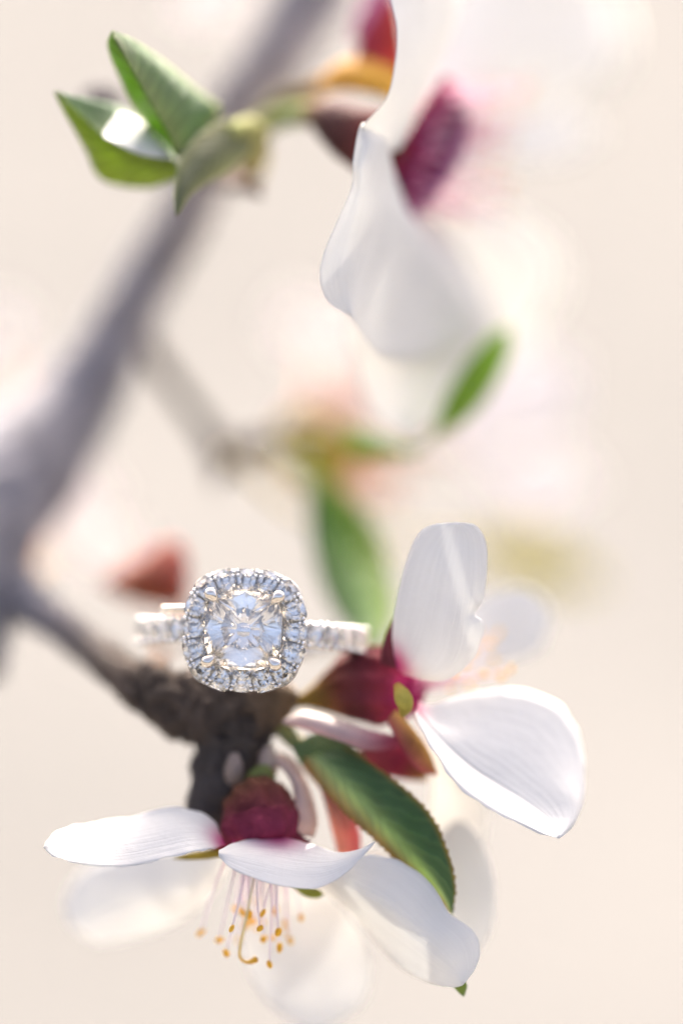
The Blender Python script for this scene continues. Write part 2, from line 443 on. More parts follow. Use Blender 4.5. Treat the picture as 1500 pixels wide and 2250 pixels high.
tube('midrib', [(660, 1634, .83, 9), (735, 1690, .66, 8), (808, 1762, .6, 7), (878, 1836, .56, 6), (942, 1916, .5, 4), (994, 2010, .4, 1.5)], M_LEAF,
     bpy.data.objects[[o.name for o in COL.objects if o.name.startswith('leaf')][-1]], [(.30, .40, .14), (.25, .36, .10)], ns=10, n=40)
sheet('leaf', [
    [(660, 1000, 4.0), (678, 1080, 3.8), (682, 1180, 3.5), (708, 1290, 3.2), (755, 1375, 2.9), (815, 1435, 2.6)],
    [(668, 998, 4.0), (702, 1080, 3.8), (735, 1170, 3.6), (778, 1275, 3.2), (806, 1360, 2.9), (818, 1435, 2.6)],
    [(676, 998, 4.1), (750, 1075, 4.0), (822, 1160, 3.8), (858, 1270, 3.4), (866, 1360, 3.0), (822, 1435, 2.6)]],
    M_LEAF, branch, [(.06, .135, .035), (.09, .21, .025), (.23, .33, .04)], nu=40, nv=20, thick=.025, bulge=-.15, ripple=.03,
    label='blurred green leaf hanging down above the ring')
sheet('leaf', [
    [(950, 960, 2.6), (975, 880, 2.7), (1020, 800, 2.8), (1075, 740, 2.9), (1115, 718, 2.9)],
    [(955, 962, 2.6), (1008, 890, 2.6), (1055, 815, 2.7), (1095, 752, 2.8), (1116, 718, 2.9)],
    [(960, 962, 2.7), (1040, 908, 2.8), (1092, 835, 2.9), (1120, 765, 2.9), (1118, 718, 2.9)]],
    M_LEAF, branch, [(.28, .44, .06), (.24, .40, .04), (.30, .46, .07)], nu=30, nv=16, thick=.025,
    label='blurred bright green leaf beside the upper blossom')
sheet('leaf', [
    [(770, 930, 3.4), (800, 950, 3.2), (850, 970, 3.0), (905, 980, 2.8), (955, 960, 2.6)],
    [(765, 1000, 3.4), (800, 1008, 3.2), (850, 1004, 3.0), (910, 996, 2.8), (955, 964, 2.6)]],
    M_LEAF, branch, [(.2, .32, .05), (.17, .28, .03)], nu=24, nv=12, thick=.025, label='short green leaf base at the end of the back twig')
sheet('leaf', [
    [(590, 950, 5.0), (660, 905, 5.2), (730, 920, 5.0), (800, 960, 4.5)],
    [(592, 990, 5.0), (660, 1060, 5.2), (735, 1065, 5.0), (802, 990, 4.5)]],
    M_LEAF, branch, [(.30, .30, .07), (.42, .33, .10)], nu=24, nv=12, thick=.025, label='yellowish young leaf on the back twig')
sheet('bract', [[(600, 945, 5.6), (660, 880, 6.0), (760, 850, 6.4), (840, 870, 6.6)], [(605, 960, 5.6), (690, 940, 6.0), (780, 930, 6.4), (842, 880, 6.6)]], M_BRACT, branch, [(.62, .42, .38), (.58, .40, .36)], nu=24, nv=12, thick=.02, label='blurred blush pink bract above the back twig')
sheet('bract', [[(690, 1010, 6.0), (760, 1000, 6.4), (840, 1010, 6.8), (900, 1040, 7.0)], [(695, 1030, 6.0), (750, 1090, 6.4), (830, 1100, 6.8), (902, 1050, 7.0)]], M_BRACT, branch, [(.60, .40, .28), (.56, .38, .30)], nu=24, nv=12, thick=.02, label='blurred peach bract below the back twig')
tube('stem', [(600, 975, 4.0, 10), (650, 1010, 3.9, 9), (680, 1050, 3.8, 8), (694, 1090, 3.7, 6)], M_LEAF, branch, [(.3, .28, .1), (.25, .3, .1)], ns=10, n=20)
sheet('leaf', [
    [(1040, 1180, 7.5), (1120, 1165, 8), (1220, 1195, 8.5), (1320, 1270, 9)],
    [(1040, 1220, 7.5), (1120, 1270, 8), (1220, 1300, 8.5), (1320, 1290, 9)]],
    M_LEAF, branch, [(.42, .40, .22), (.42, .40, .22)], nu=24, nv=12, thick=.03, label='very blurred pale olive leaf beyond the right blossom')
tube('stem', [(492, 993, 4.0, 14), (640, 1100, 6.0, 12), (860, 1180, 7.0, 10), (1045, 1200, 7.5, 8)], M_LEAF, branch, [(.34, .3, .2), (.4, .36, .22)], ns=10, n=24)
# coral young leaf behind the ring
sheet('leaf', [
    [(400, 1335, 3.0), (330, 1330, 3.2), (262, 1310, 3.4), (222, 1285, 3.5)],
    [(402, 1330, 3.0), (345, 1290, 3.0), (290, 1278, 3.2), (224, 1280, 3.5)],
    [(410, 1320, 3.0), (412, 1230, 3.1), (380, 1185, 3.3), (300, 1225, 3.6), (222, 1280, 3.5)]],
    M_LEAF, branch, [(.36, .12, .05), (.26, .06, .02), (.55, .17, .13)], nu=30, nv=16, thick=.03, label='blurred coral red young leaf left of the ring')
tube('stem', [(300, 1500, 2.0, 14), (370, 1420, 2.6, 12), (402, 1330, 3.0, 9)], M_CALYX, branch, [(.25, .15, .08), (.4, .16, .08)], ns=10, n=20)

# ---- blossoms
def stamen(parent, a, b, sag=0.0, fil=(.86, .74, .78), anther=(.88, .54, .03), r=2.6, ra=8, fcol2=None, mid=None):
    """filament from a to b with a pollen anther at its end, one mesh"""
    A, B = P(*a), P(*b)
    k = PX(b[2])
    side = (B - A).cross(FWD).normalized()
    M = P(*mid) if mid else A.lerp(B, .5) + side * (sag * k)
    n, ns = 14, 8
    pts = resample([A, M, B], n)
    verts, cols, faces = [], [], []
    for i, p in enumerate(pts):
        t = (pts[min(i + 1, n - 1)] - pts[max(0, i - 1)]).normalized()
        u = t.cross(FWD).normalized(); b2 = t.cross(u)
        rr = r * k * (1.25 - .5 * i / n)
        for j in range(ns):
            an = 2 * math.pi * j / ns
            verts.append(p + (u * math.cos(an) + b2 * math.sin(an)) * rr); cols.append(mixc(fcol2 or MAGENTA, fil, i / n * 2.6))
    for i in range(n - 1):
        for j in range(ns):
            c = i * ns + j; d = i * ns + (j + 1) % ns
            faces.append((c, d, d + ns, c + ns))
    faces.append(tuple(range(ns))[::-1]); faces.append(tuple((n - 1) * ns + j for j in range(ns)))
    if ra:
        off = len(verts); nl, nm = 7, 10
        t = (pts[-1] - pts[-2]).normalized()
        ax = (t + Vector((random.uniform(-1, 1), random.uniform(-1, 1), random.uniform(-1, 1))) * .9).normalized()
        q = Vector((0, 0, 1)).rotation_difference(ax)
        for i in range(nl + 1):
            th = math.pi * i / nl
            for j in range(nm):
                ph = 2 * math.pi * j / nm
                groove = 1 - .22 * abs(math.cos(ph)) ** 6
                v = Vector((math.sin(th) * math.cos(ph) * .72 * groove, math.sin(th) * math.sin(ph) * .85, math.cos(th) * 1.25)) * (ra * k)
                v *= 1 + .12 * noise.noise(v * 9000)
                verts.append(B + q @ v); cols.append(mixc(anther, (.92, .66, .10), random.random() * .6))
        for i in range(nl):
            for j in range(nm):
                c = off + i * nm + j; d = off + i * nm + (j + 1) % nm
                faces.append((c, d, d + nm, c + nm))
    return build('stamen', verts, faces, M_FILAMENT, parent, A, cols)

RED_D, RED, GOLDG = (.13, .03, .04), (.30, .03, .06), (.42, .27, .05)
def petal(par, rails, base=None, cols=WHITE, label=None, **kw):
    kw.setdefault('ripple', .03); kw.setdefault('thick', .007); kw.setdefault('nu', 48); kw.setdefault('nv', 24)
    return sheet('petal', rails, M_PETAL, par, cols, base=base, basecol=MAGENTA if base else None, label=label, **kw)

# lower blossom, hanging
b1 = empty('blossom', P(570, 1800, .5), branch); b1['label'] = 'white blossom hanging below the ring, orange stamens downward'
tube('calyx', [(552, 1746, .72, 52), (557, 1757, .68, 68), (565, 1780, .62, 77), (570, 1806, .58, 82), (574, 1832, .52, 80), (576, 1852, .5, 60)], M_CALYX, b1,
     [(.13, .06, .035), (.12, .04, .03), (.15, .032, .042), (.21, .036, .06), (.32, .045, .10)], ns=80, n=50, rough=.07, lump=.10, ribs=10, cap=.15, freq=8)
petal(b1, [
    [(488, 1838, .40), (465, 1803, .44), (425, 1780, .46), (372, 1777, .45), (300, 1795, .38), (225, 1806, .36), (158, 1816, .34), (116, 1834, .24), (92, 1857, .12)],
    [(490, 1845, .32), (440, 1822, .26), (390, 1820, .20), (330, 1832, .16), (260, 1843, .10), (190, 1848, .06), (140, 1851, .06), (92, 1859, .12)],
    [(495, 1858, .3), (445, 1876, -.02), (380, 1893, -.08), (310, 1898, -.12), (235, 1896, -.20), (172, 1890, -.22), (122, 1879, -.06), (93, 1862, .12)]],
    base=(500, 1850, .3), baser=.16, fray=.03, ripple=.06, freq=1.6)
petal(b1, [
    [(481, 1868, .05), (520, 1852, .2), (575, 1840, .3), (640, 1843, .32), (700, 1860, .25), (750, 1872, .15), (792, 1864, .1), (822, 1849, .1)],
    [(480, 1875, -.05), (520, 1878, -.02), (580, 1886, -.02), (640, 1897, -.02), (700, 1902, -.02), (750, 1894, 0), (795, 1872, .05), (823, 1850, .1)],
    [(481, 1884, -.05), (508, 1908, -.15), (562, 1932, -.22), (630, 1950, -.25), (690, 1953, -.22), (742, 1932, -.12), (792, 1888, 0), (824, 1852, .1)]],
    base=(610, 1832, .35), baser=.22, fray=.01, ripple=.02)
petal(b1, [
    [(490, 1862, 1.0), (400, 1872, 1.5), (280, 1880, 1.9), (185, 1910, 2.0), (142, 1970, 2.0), (150, 2030, 1.9), (205, 2076, 1.9)],
    [(495, 1880, 1.0), (440, 1930, 1.3), (360, 1960, 1.5), (290, 1985, 1.7), (240, 2020, 1.8), (206, 2077, 1.9)],
    [(510, 1890, 1.0), (478, 1950, 1.3), (440, 1995, 1.5), (385, 2035, 1.65), (300, 2068, 1.8), (207, 2078, 1.9)]],
    base=(510, 1870, .6), baser=.2)
petal(b1, [
    [(590, 1880, 1.2), (552, 1960, 1.35), (535, 2060, 1.4), (552, 2150, 1.45), (610, 2225, 1.45), (690, 2270, 1.45)],
    [(620, 1880, 1.2), (640, 1960, 1.4), (660, 2060, 1.5), (675, 2150, 1.5), (685, 2220, 1.5), (691, 2270, 1.45)],
    [(650, 1880, 1.2), (720, 1960, 1.3), (785, 2040, 1.35), (812, 2120, 1.4), (790, 2210, 1.45), (692, 2270, 1.45)]],
    base=(610, 1870, .6), baser=.2)
petal(b1, [
    [(655, 1890, .5), (720, 1888, .45), (790, 1880, .38), (850, 1884, .32), (905, 1908, .28), (950, 1950, .22), (988, 2010, .16), (1032, 2040, .1), (1052, 2082, .08), (1042, 2130, .08), (1014, 2166, .08)],
    [(660, 1905, .5), (740, 1940, .3), (820, 1985, .2), (880, 2030, .15), (930, 2070, .12), (970, 2105, .1), (1000, 2135, .1), (1013, 2167, .08)],
    [(665, 1920, .55), (740, 1980, .7), (800, 2040, .75), (845, 2095, .7), (890, 2135, .5), (945, 2163, .3), (990, 2172, .15), (1012, 2168, .08)]],
    base=(640, 1880, .5), baser=.2, fray=.01, ripple=.02)
petal(b1, [
    [(690, 1895, .9), (800, 1880, 1.2), (930, 1850, 1.3), (1010, 1800, 1.3), (1062, 1860, 1.2), (1086, 1960, 1.1), (1078, 2050, 1.05), (1030, 2135, 1.0)],
    [(690, 1920, .9), (800, 1930, 1.1), (900, 1960, 1.1), (980, 2000, 1.05), (1015, 2060, 1.0), (1028, 2136, 1.0)]],
    base=(660, 1890, .8), baser=.2)
for q in ([[(500, 1800, .62), (488, 1830, .55), (478, 1852, .5), (462, 1862, .5)], [(545, 1840, .5), (520, 1858, .42), (495, 1866, .44), (463, 1864, .5)]],
          [[(640, 1796, .62), (656, 1822, .56), (668, 1842, .52), (684, 1850, .5)], [(600, 1842, .5), (630, 1856, .42), (655, 1860, .44), (683, 1852, .5)]],
          [[(530, 1815, .48), (540, 1838, .40), (556, 1852, .38), (572, 1862, .40)], [(612, 1815, .48), (604, 1840, .40), (590, 1854, .38), (574, 1862, .40)]]):
    sheet('sepal', q, M_CALYX, b1, [(.13, .03, .035), (.26, .035, .07)], nu=20, nv=12, thick=.02, bulge=.06, ripple=.02)
sheet('sepal', [[(520, 1858, .5), (460, 1868, .5), (415, 1876, .5), (380, 1886, .5)], [(520, 1875, .5), (470, 1886, .45), (420, 1890, .45), (380, 1888, .5)]], M_CALYX, b1, (.42, .33, .06), nu=16, nv=8, thick=.02)
sheet('sepal', [[(640, 1930, .55), (670, 1945, .55), (700, 1955, .55), (712, 1965, .55)], [(640, 1945, .55), (665, 1968, .5), (695, 1975, .5), (712, 1967, .55)]], M_CALYX, b1, (.32, .34, .06), nu=16, nv=8, thick=.02)
sheet('sepal', [[(985, 2150, .3), (1010, 2150, .3), (1026, 2165, .3), (1020, 2190, .3)], [(985, 2155, .3), (998, 2172, .3), (1010, 2185, .3), (1019, 2191, .3)]], M_LEAF, b1, (.2, .27, .06), nu=16, nv=8, thick=.02)
for (x, y, d, sx) in [(441, 2050, .7, 515), (509, 2041, .15, 540), (482, 2066, .6, 530), (533, 2006, .5, 560), (548, 2010, .35, 565), (577, 2007, .3, 585), (571, 2041, .15, 580), (579, 2064, .45, 590),
                      (611, 2049, .25, 615), (614, 2083, .4, 620), (497, 2095, .45, 545), (592, 2120, .3, 590), (604, 2002, .7, 610), (625, 2030, .8, 635), (520, 1998, .8, 550), (555, 2025, .6, 570)]:
    stamen(b1, (sx, 1848, .35), (x, y, d), sag=random.uniform(-14, 14), r=1.9, fil=(.80, .72, .78), ra=random.uniform(7, 10))
for i in range(11):
    sx = random.uniform(520, 640)
    stamen(b1, (sx, 1850, .6), (sx * 1.15 - 86 + random.uniform(-16, 16), random.uniform(1975, 2075), random.uniform(.6, 1.2)), sag=random.uniform(-14, 14), r=1.8, fil=(.80, .70, .76), ra=random.uniform(6, 8.5))
pis = tube('pistil', [(575, 1850, .4, 4), (556, 1940, .35, 3.2), (538, 2030, .3, 3), (527, 2085, .3, 3), (528, 2106, .3, 3.4), (542, 2115, .3, 4), (556, 2112, .3, 7), (563, 2108, .3, 8)], M_FILAMENT, b1,
           [(.78, .68, .66), (.78, .74, .60), (.74, .64, .30), (.74, .46, .05)], ns=10, n=44)

# right blossom, facing right
b2 = empty('blossom', P(880, 1510, .7), branch); b2['label'] = 'white blossom right of the ring, opening to the right'
tube('calyx', [(636, 1548, 1.0, 10), (668, 1538, 1.05, 16), (705, 1530, 1.1, 34), (750, 1518, 1.1, 62), (800, 1508, 1.05, 82), (850, 1508, 1.0, 84), (890, 1515, .95, 70), (912, 1520, .9, 50)], M_CALYX, b2,
     [(.42, .27, .05), (.24, .14, .035), (.17, .055, .035), (.15, .035, .04), (.27, .035, .06), (.40, .03, .12)], ns=80, n=50, rough=.05, ribs=10, freq=7)
sheet('sepal', [[(835, 1460, .6), (842, 1410, .55), (858, 1370, .55), (872, 1345, .55)], [(880, 1470, .5), (874, 1420, .5), (872, 1380, .52), (874, 1345, .55)]], M_CALYX, b2, (.17, .04, .05), nu=18, nv=10, thick=.03)
tube('sepal', [(872, 1505, .35, 8), (884, 1530, .28, 19), (890, 1552, .3, 17), (884, 1572, .38, 6)], M_CALYX, b2, [(.36, .2, .05), (.45, .38, .08), (.4, .3, .06)], ns=14, n=16)
sheet('sepal', [[(870, 1560, .6), (905, 1600, .55), (940, 1650, .6), (960, 1700, .7)], [(850, 1585, .6), (880, 1640, .5), (915, 1690, .55), (958, 1704, .7)]], M_CALYX, b2, [(.42, .26, .06), (.4, .07, .1)], nu=22, nv=12, thick=.03, bulge=.1)
petal(b2, [
    [(872, 1470, .5), (862, 1420, .46), (860, 1365, .4), (872, 1295, .34), (893, 1222, .28), (918, 1172, .22), (952, 1152, .16), (1000, 1147, .12)],
    [(878, 1475, .5), (905, 1440, .3), (925, 1380, .2), (940, 1310, .15), (955, 1245, .12), (972, 1195, .12), (985, 1165, .12), (1002, 1147, .12)],
    [(884, 1480, .5), (945, 1480, .28), (985, 1440, .18), (1000, 1380, .12), (1012, 1310, .1), (1018, 1240, .1), (1020, 1185, .12), (1004, 1147, .12)],
    [(888, 1484, .5), (942, 1497, .4), (990, 1490, .34), (1034, 1450, .28), (1058, 1395, .22), (1058, 1362, .2), (1040, 1347, .2), (1060, 1312, .18), (1071, 1250, .16), (1066, 1190, .15), (1045, 1155, .13), (1006, 1147, .12)]],
    base=(868, 1462, .5), baser=.17, ripple=.015, fray=.01)
petal(b2, [
    [(920, 1540, .6), (955, 1550, .65), (1040, 1522, .85), (1140, 1516, .95), (1230, 1548, .95), (1276, 1630, .8), (1284, 1720, .55), (1268, 1800, .25), (1228, 1840, .0)],
    [(919, 1548, .55), (972, 1592, .55), (1052, 1600, .62), (1142, 1630, .62), (1208, 1690, .5), (1246, 1745, .35), (1256, 1797, .2), (1227, 1841, .0)],
    [(916, 1556, .46), (970, 1616, .42), (1040, 1674, .38), (1112, 1722, .34), (1172, 1764, .27), (1216, 1806, .14), (1226, 1842, .0)],
    [(915, 1560, .44), (966, 1626, .36), (1032, 1688, .31), (1104, 1737, .26), (1166, 1776, .2), (1212, 1813, .1), (1226, 1842, .0)],
    [(910, 1570, .3), (950, 1648, .02), (1002, 1724, -.14), (1068, 1777, -.18), (1140, 1812, -.16), (1192, 1836, -.08), (1225, 1843, .0)]],
    base=(905, 1545, .5), baser=.14, ripple=.012, fray=.02)
petal(b2, [
    [(905, 1480, .9), (980, 1400, 1.6), (1060, 1310, 2.2), (1150, 1290, 2.5), (1205, 1340, 2.6), (1190, 1420, 2.4)],
    [(910, 1500, .9), (990, 1480, 1.5), (1080, 1460, 2.0), (1150, 1445, 2.3), (1189, 1422, 2.4)]], base=(900, 1500, .8), baser=.2)
petal(b2, [
    [(905, 1560, .9), (935, 1640, 1.2), (945, 1740, 1.5), (930, 1840, 1.7), (950, 1900, 1.8)],
    [(925, 1560, .9), (1000, 1650, 1.2), (1070, 1760, 1.5), (1050, 1880, 1.7), (952, 1902, 1.8)]], base=(905, 1555, .8), baser=.2)
for (x, y, d) in [(1122, 1470, 1.2), (1075, 1415, 1.5), (1040, 1432, 1.3), (1062, 1482, 1.1), (1000, 1486, 1.0), (1094, 1392, 1.7), (1020, 1462, 1.4), (1085, 1450, 1.6), (1050, 1395, 1.8), (1100, 1485, 1.3), (990, 1510, 1.3), (1030, 1505, 1.5)]:
    stamen(b2, (905, 1510 + random.uniform(-16, 16), .75), (x, y, d), sag=random.uniform(-8, 8), ra=10)

# upper right blossom, seen from the side
b3 = empty('blossom', P(860, 320, 1.5), branch); b3['label'] = 'large white blossom at the upper right with a crimson centre'
tube('calyx', [(690, 245, 2.1, 26), (728, 262, 1.9, 48), (772, 290, 1.7, 64), (820, 312, 1.6, 74), (862, 325, 1.55, 70)], M_CALYX, b3, [(.16, .10, .05), (.09, .045, .04), (.085, .032, .03), (.15, .025, .025)], ns=24, n=24, rough=.04)
petal(b3, [
    [(835, 330, 1.0), (800, 300, .5), (795, 277, .35), (848, 216, .32), (866, 135, .35), (868, 60, .4), (852, -40, .5), (900, -110, .7)],
    [(868, 330, 1.3), (862, 285, 1.0), (880, 220, .9), (905, 130, .9), (915, 40, .95), (910, -50, .9), (902, -111, .7)],
    [(885, 325, 1.5), (900, 270, 1.5), (940, 190, 1.6), (985, 90, 1.7), (1010, 0, 1.7), (990, -80, 1.4), (904, -112, .7)]],
    ripple=.02)
petal(b3, [
    [(850, 330, 1.2), (800, 270, .45), (776, 345, .3), (772, 405, .3), (742, 480, .28), (712, 555, .25), (703, 612, .25), (722, 662, .3), (770, 694, .4)],
    [(858, 335, 1.3), (850, 330, .9), (835, 400, .7), (825, 470, .65), (805, 550, .6), (785, 610, .5), (775, 660, .45), (772, 696, .4)],
    [(852, 350, 1.9), (850, 425, 2.0), (866, 495, 2.4), (980, 580, 3.8), (1080, 690, 4.2), (990, 780, 3.2), (850, 790, 1.5), (774, 698, .4)]],
    ripple=.02)
petal(b3, [
    [(868, 420, 2.2), (800, 560, 2.2), (762, 700, 2.3), (786, 820, 2.4), (826, 920, 2.6), (890, 970, 2.8)],
    [(880, 420, 2.2), (885, 560, 2.4), (890, 700, 2.6), (892, 820, 2.7), (894, 900, 2.8), (896, 970, 2.8)],
    [(895, 420, 2.3), (1010, 540, 3.4), (1090, 680, 4.4), (1070, 800, 4.4), (995, 910, 3.6), (902, 970, 2.8)]],
    base=(880, 430, 1.7), baser=.3)
petal(b3, [
    [(895, 430, 2.4), (930, 520, 3.4), (990, 660, 5.0), (1080, 760, 6.0), (1160, 760, 6.4)],
    [(915, 420, 2.4), (1000, 510, 3.4), (1070, 600, 4.8), (1130, 680, 5.8), (1162, 758, 6.4)],
    [(935, 400, 2.6), (1070, 450, 4.2), (1190, 510, 5.6), (1230, 620, 6.4), (1164, 756, 6.4)]], base=(900, 400, 1.9), baser=.35)
petal(b3, [
    [(915, 260, 2.1), (950, 130, 2.7), (1000, 0, 3.2), (1100, -90, 4.0), (1230, -110, 5.2)],
    [(930, 290, 2.2), (1020, 190, 3.0), (1120, 90, 4.0), (1190, 0, 4.8), (1232, -108, 5.2)],
    [(935, 310, 2.3), (1080, 265, 4.0), (1240, 235, 5.6), (1370, 130, 6.8), (1350, 0, 6.8), (1234, -106, 5.2)]], base=(925, 300, 1.9), baser=.32)
petal(b3, [
    [(930, 310, 2.5), (1010, 262, 3.2), (1110, 240, 4.4), (1230, 240, 5.6), (1310, 285, 6.4)],
    [(930, 350, 2.35), (1010, 345, 2.95), (1110, 348, 4.1), (1230, 340, 5.3), (1311, 287, 6.4)]], base=(925, 340, 2.1), baser=.3)
sheet('cup', [[(976, 165, 2.0), (918, 258, 1.75), (876, 335, 1.7), (852, 415, 1.75), (862, 484, 1.8)], [(996, 180, 2.3), (988, 275, 2.3), (952, 350, 2.2), (908, 425, 2.1), (874, 486, 1.9)], [(1008, 195, 2.2), (1030, 285, 2.2), (1000, 370, 2.1), (944, 444, 2.0), (880, 492, 1.9)]],
      M_CALYX, b3, [(.36, .03, .07), (.42, .05, .16), (.70, .34, .48)], nu=30, nv=16, thick=.03, label='crimson cup at the centre of the blossom')
for i in range(34):
    t = (i + random.random()) / 34
    x0, y0 = 968 - 95 * t + random.uniform(-28, 14), 200 + 265 * t
    stamen(b3, (x0, y0, 1.75), (random.uniform(1060, 1180) - 70 * t, 170 + 330 * t + random.uniform(-30, 30), random.uniform(2.6, 4.0)), sag=random.uniform(-18, 18), ra=9,
           fil=(.78, .52, .62), fcol2=(.60, .12, .28), r=4.2, anther=(.70, .45, .25))
sheet('sepal', [[(690, 190, 2.4), (740, 140, 2.3), (800, 128, 2.2), (875, 150, 2.0)], [(700, 205, 2.3), (750, 198, 2.2), (810, 205, 2.0), (875, 225, 1.8)]], M_CALYX, b3, [(.40, .20, .04), (.52, .30, .05)], nu=22, nv=12, thick=.03, bulge=.1)
sheet('sepal', [[(780, 150, 2.3), (790, 90, 2.3), (820, 40, 2.3), (850, 0, 2.3)], [(885, 230, 1.9), (885, 150, 2.0), (880, 80, 2.1), (870, 0, 2.3)]], M_CALYX, b3, [(.25, .03, .06), (.46, .05, .03)], nu=22, nv=12, thick=.03)
sheet('sepal', [[(770, 90, 2.9), (780, 40, 3.0), (800, 0, 3.1), (810, -50, 3.2)], [(850, 80, 2.8), (855, 40, 2.9), (860, 0, 3.0), (862, -50, 3.2)]], M_CALYX, b3, [(.38, .13, .22), (.34, .09, .17)], nu=20, nv=10, thick=.03)
tube('stem', [(560, 290, 3.2, 22), (620, 225, 3.0, 24), (680, 200, 2.7, 22), (720, 175, 2.4, 18)], M_CALYX, b3, [(.25, .24, .1), (.2, .16, .08), (.25, .14, .06)], ns=12, n=20)

# blossoms well behind the ring, only soft white shapes
def far_blossom(label, stem, petals, cols=PINKW):
    b = empty('blossom', P(*petals[0][0][0]), branch); b['label'] = label
    tube('stem', stem, M_CALYX, b, [(.3, .24, .12), (.4, .2, .14)], ns=10, n=20)
    for rails in petals: petal(b, rails, cols=cols, nu=26, nv=14)
far_blossom('soft white blossom far behind, right of the bright green leaf', [(720, 965, 3.7, 8), (860, 980, 5.5, 9), (1000, 990, 7, 9)],
    [[[(1000, 990, 7), (1060, 850, 7.4), (1160, 760, 7.8), (1260, 790, 8)], [(1000, 1000, 7), (1120, 970, 7.4), (1250, 930, 7.8), (1262, 792, 8)]],
     [[(990, 1000, 7), (960, 880, 7.2), (1000, 760, 7.5), (1090, 700, 7.8)], [(1000, 990, 7), (1060, 900, 7.2), (1120, 800, 7.5), (1092, 700, 7.8)]],
     [[(1000, 1000, 7), (1120, 1000, 7.5), (1240, 980, 8), (1310, 1060, 8.2)], [(1000, 1010, 7), (1080, 1090, 7.3), (1190, 1150, 7.8), (1308, 1062, 8.2)]]])
far_blossom('soft white blossom far behind the twig at the left', [(60, 1280, 3.9, 12), (90, 1240, 5.5, 9), (120, 1200, 6.5, 9)],
    [[[(130, 1200, 6.6), (100, 1120, 6.6), (140, 1040, 6.65), (220, 1020, 6.7)], [(140, 1200, 6.6), (200, 1160, 6.6), (260, 1100, 6.65), (222, 1022, 6.7)]],
     [[(135, 1200, 6.6), (210, 1160, 6.65), (290, 1160, 6.8), (315, 1215, 6.8)], [(135, 1210, 6.6), (180, 1262, 6.6), (265, 1275, 6.7), (315, 1217, 6.8)]]])
far_blossom('soft white blossom far behind the limb at the top edge', [(660, 60, 5.8, 12), (640, 20, 6.5, 9), (610, 0, 7, 9)],
    [[[(560, -40, 7.6), (500, -60, 7.8), (420, -50, 8.0), (370, 10, 8.0)], [(550, -30, 7.6), (520, 10, 7.8), (450, 50, 8.0), (372, 12, 8.0)]],
     [[(690, -30, 7.6), (720, -80, 7.7), (790, -70, 7.8), (820, 0, 7.8)], [(690, -10, 7.6), (720, 40, 7.7), (780, 60, 7.8), (820, 2, 7.8)]]])

far_blossom('soft white blossom far behind, at the left edge above the limb', [(60, 1010, 5.4, 10), (30, 880, 7.5, 9), (10, 790, 9, 9)],
    [[[(10, 790, 9.0), (-40, 760, 9.0), (-50, 700, 9.05), (0, 660, 9.05)], [(10, 790, 9.0), (50, 770, 9.0), (60, 710, 9.05), (2, 662, 9.05)]],
     [[(0, 800, 9.0), (-60, 790, 9.2), (-120, 800, 9.5), (-140, 840, 9.6)], [(0, 810, 9.0), (-40, 850, 9.1), (-100, 870, 9.3), (-138, 842, 9.6)]]])
far_blossom('soft white blossom far behind, left of the upper blossom', [(640, 962, 4.8, 10), (690, 860, 7.5, 9), (700, 780, 9, 9)],
    [[[(700, 780, 9.0), (640, 770, 9.0), (600, 710, 9.05), (640, 650, 9.1)], [(705, 775, 9.0), (740, 740, 9.0), (720, 680, 9.05), (644, 650, 9.1)]],
     [[(700, 780, 9.0), (740, 740, 9.2), (800, 700, 9.5), (850, 720, 9.6)], [(705, 790, 9.0), (760, 800, 9.2), (830, 780, 9.5), (850, 724, 9.6)]]])
# ---- bracts and bud scales round the lower blossoms
sheet('bract', [[(622, 1582, .7), (672, 1562, .65), (745, 1582, .6), (815, 1606, .62), (890, 1622, .7)], [(622, 1590, .7), (682, 1606, .55), (745, 1628, .5), (815, 1650, .55), (888, 1640, .7)]], M_BRACT, branch,
      [(.66, .58, .52), (.60, .42, .42)], nu=30, nv=14, thick=.02, bulge=.06, ripple=.02, base=(880, 1635, .65), basecol=(.42, .06, .13), baser=.38, label='pale papery bract with a pink end')
tube('bud', [(792, 1650, 1.15, 10), (822, 1655, 1.1, 32), (868, 1668, 1.1, 42), (908, 1690, 1.1, 30), (935, 1712, 1.15, 8)], M_CALYX, branch, [(.36, .10, .11), (.33, .055, .08), (.24, .04, .05), (.42, .22, .06)], ns=20, n=24,
     label='small crimson bud below the right blossom')
sheet('bract', [[(566, 1660, .85), (604, 1680, .75), (640, 1720, .6), (650, 1780, .5), (652, 1835, .5)], [(580, 1690, .8), (604, 1722, .65), (622, 1760, .55), (640, 1800, .5), (648, 1836, .5)], [(575, 1650, .9), (640, 1668, .85), (680, 1730, .7), (698, 1800, .6), (690, 1840, .55)]][::2] , M_BRACT, branch,
      [(.66, .52, .46), (.60, .42, .34)], nu=26, nv=12, thick=.02, bulge=.1, ripple=.03, label='pale peach bract beside the lower calyx')
sheet('bract', [[(488, 1730, .85), (492, 1690, .75), (506, 1655, .7)], [(522, 1735, .85), (534, 1690, .7), (524, 1655, .7)]], M_BRACT, branch, [(.40, .31, .26), (.44, .35, .31)], nu=16, nv=10, thick=.02, bulge=.08)
sheet('bract', [[(560, 1720, .85), (566, 1680, .8), (580, 1640, .8)], [(600, 1720, .85), (612, 1680, .75), (600, 1640, .8)]], M_BRACT, branch, [(.58, .46, .4), (.5, .4, .3)], nu=16, nv=10, thick=.02, bulge=.06)
sheet('bract', [[(535, 1730, .75), (545, 1700, .7), (570, 1680, .7)], [(600, 1740, .75), (605, 1705, .7), (590, 1682, .7)]], M_LEAF, branch, (.22, .26, .08), nu=16, nv=10, thick=.02, bulge=.06)
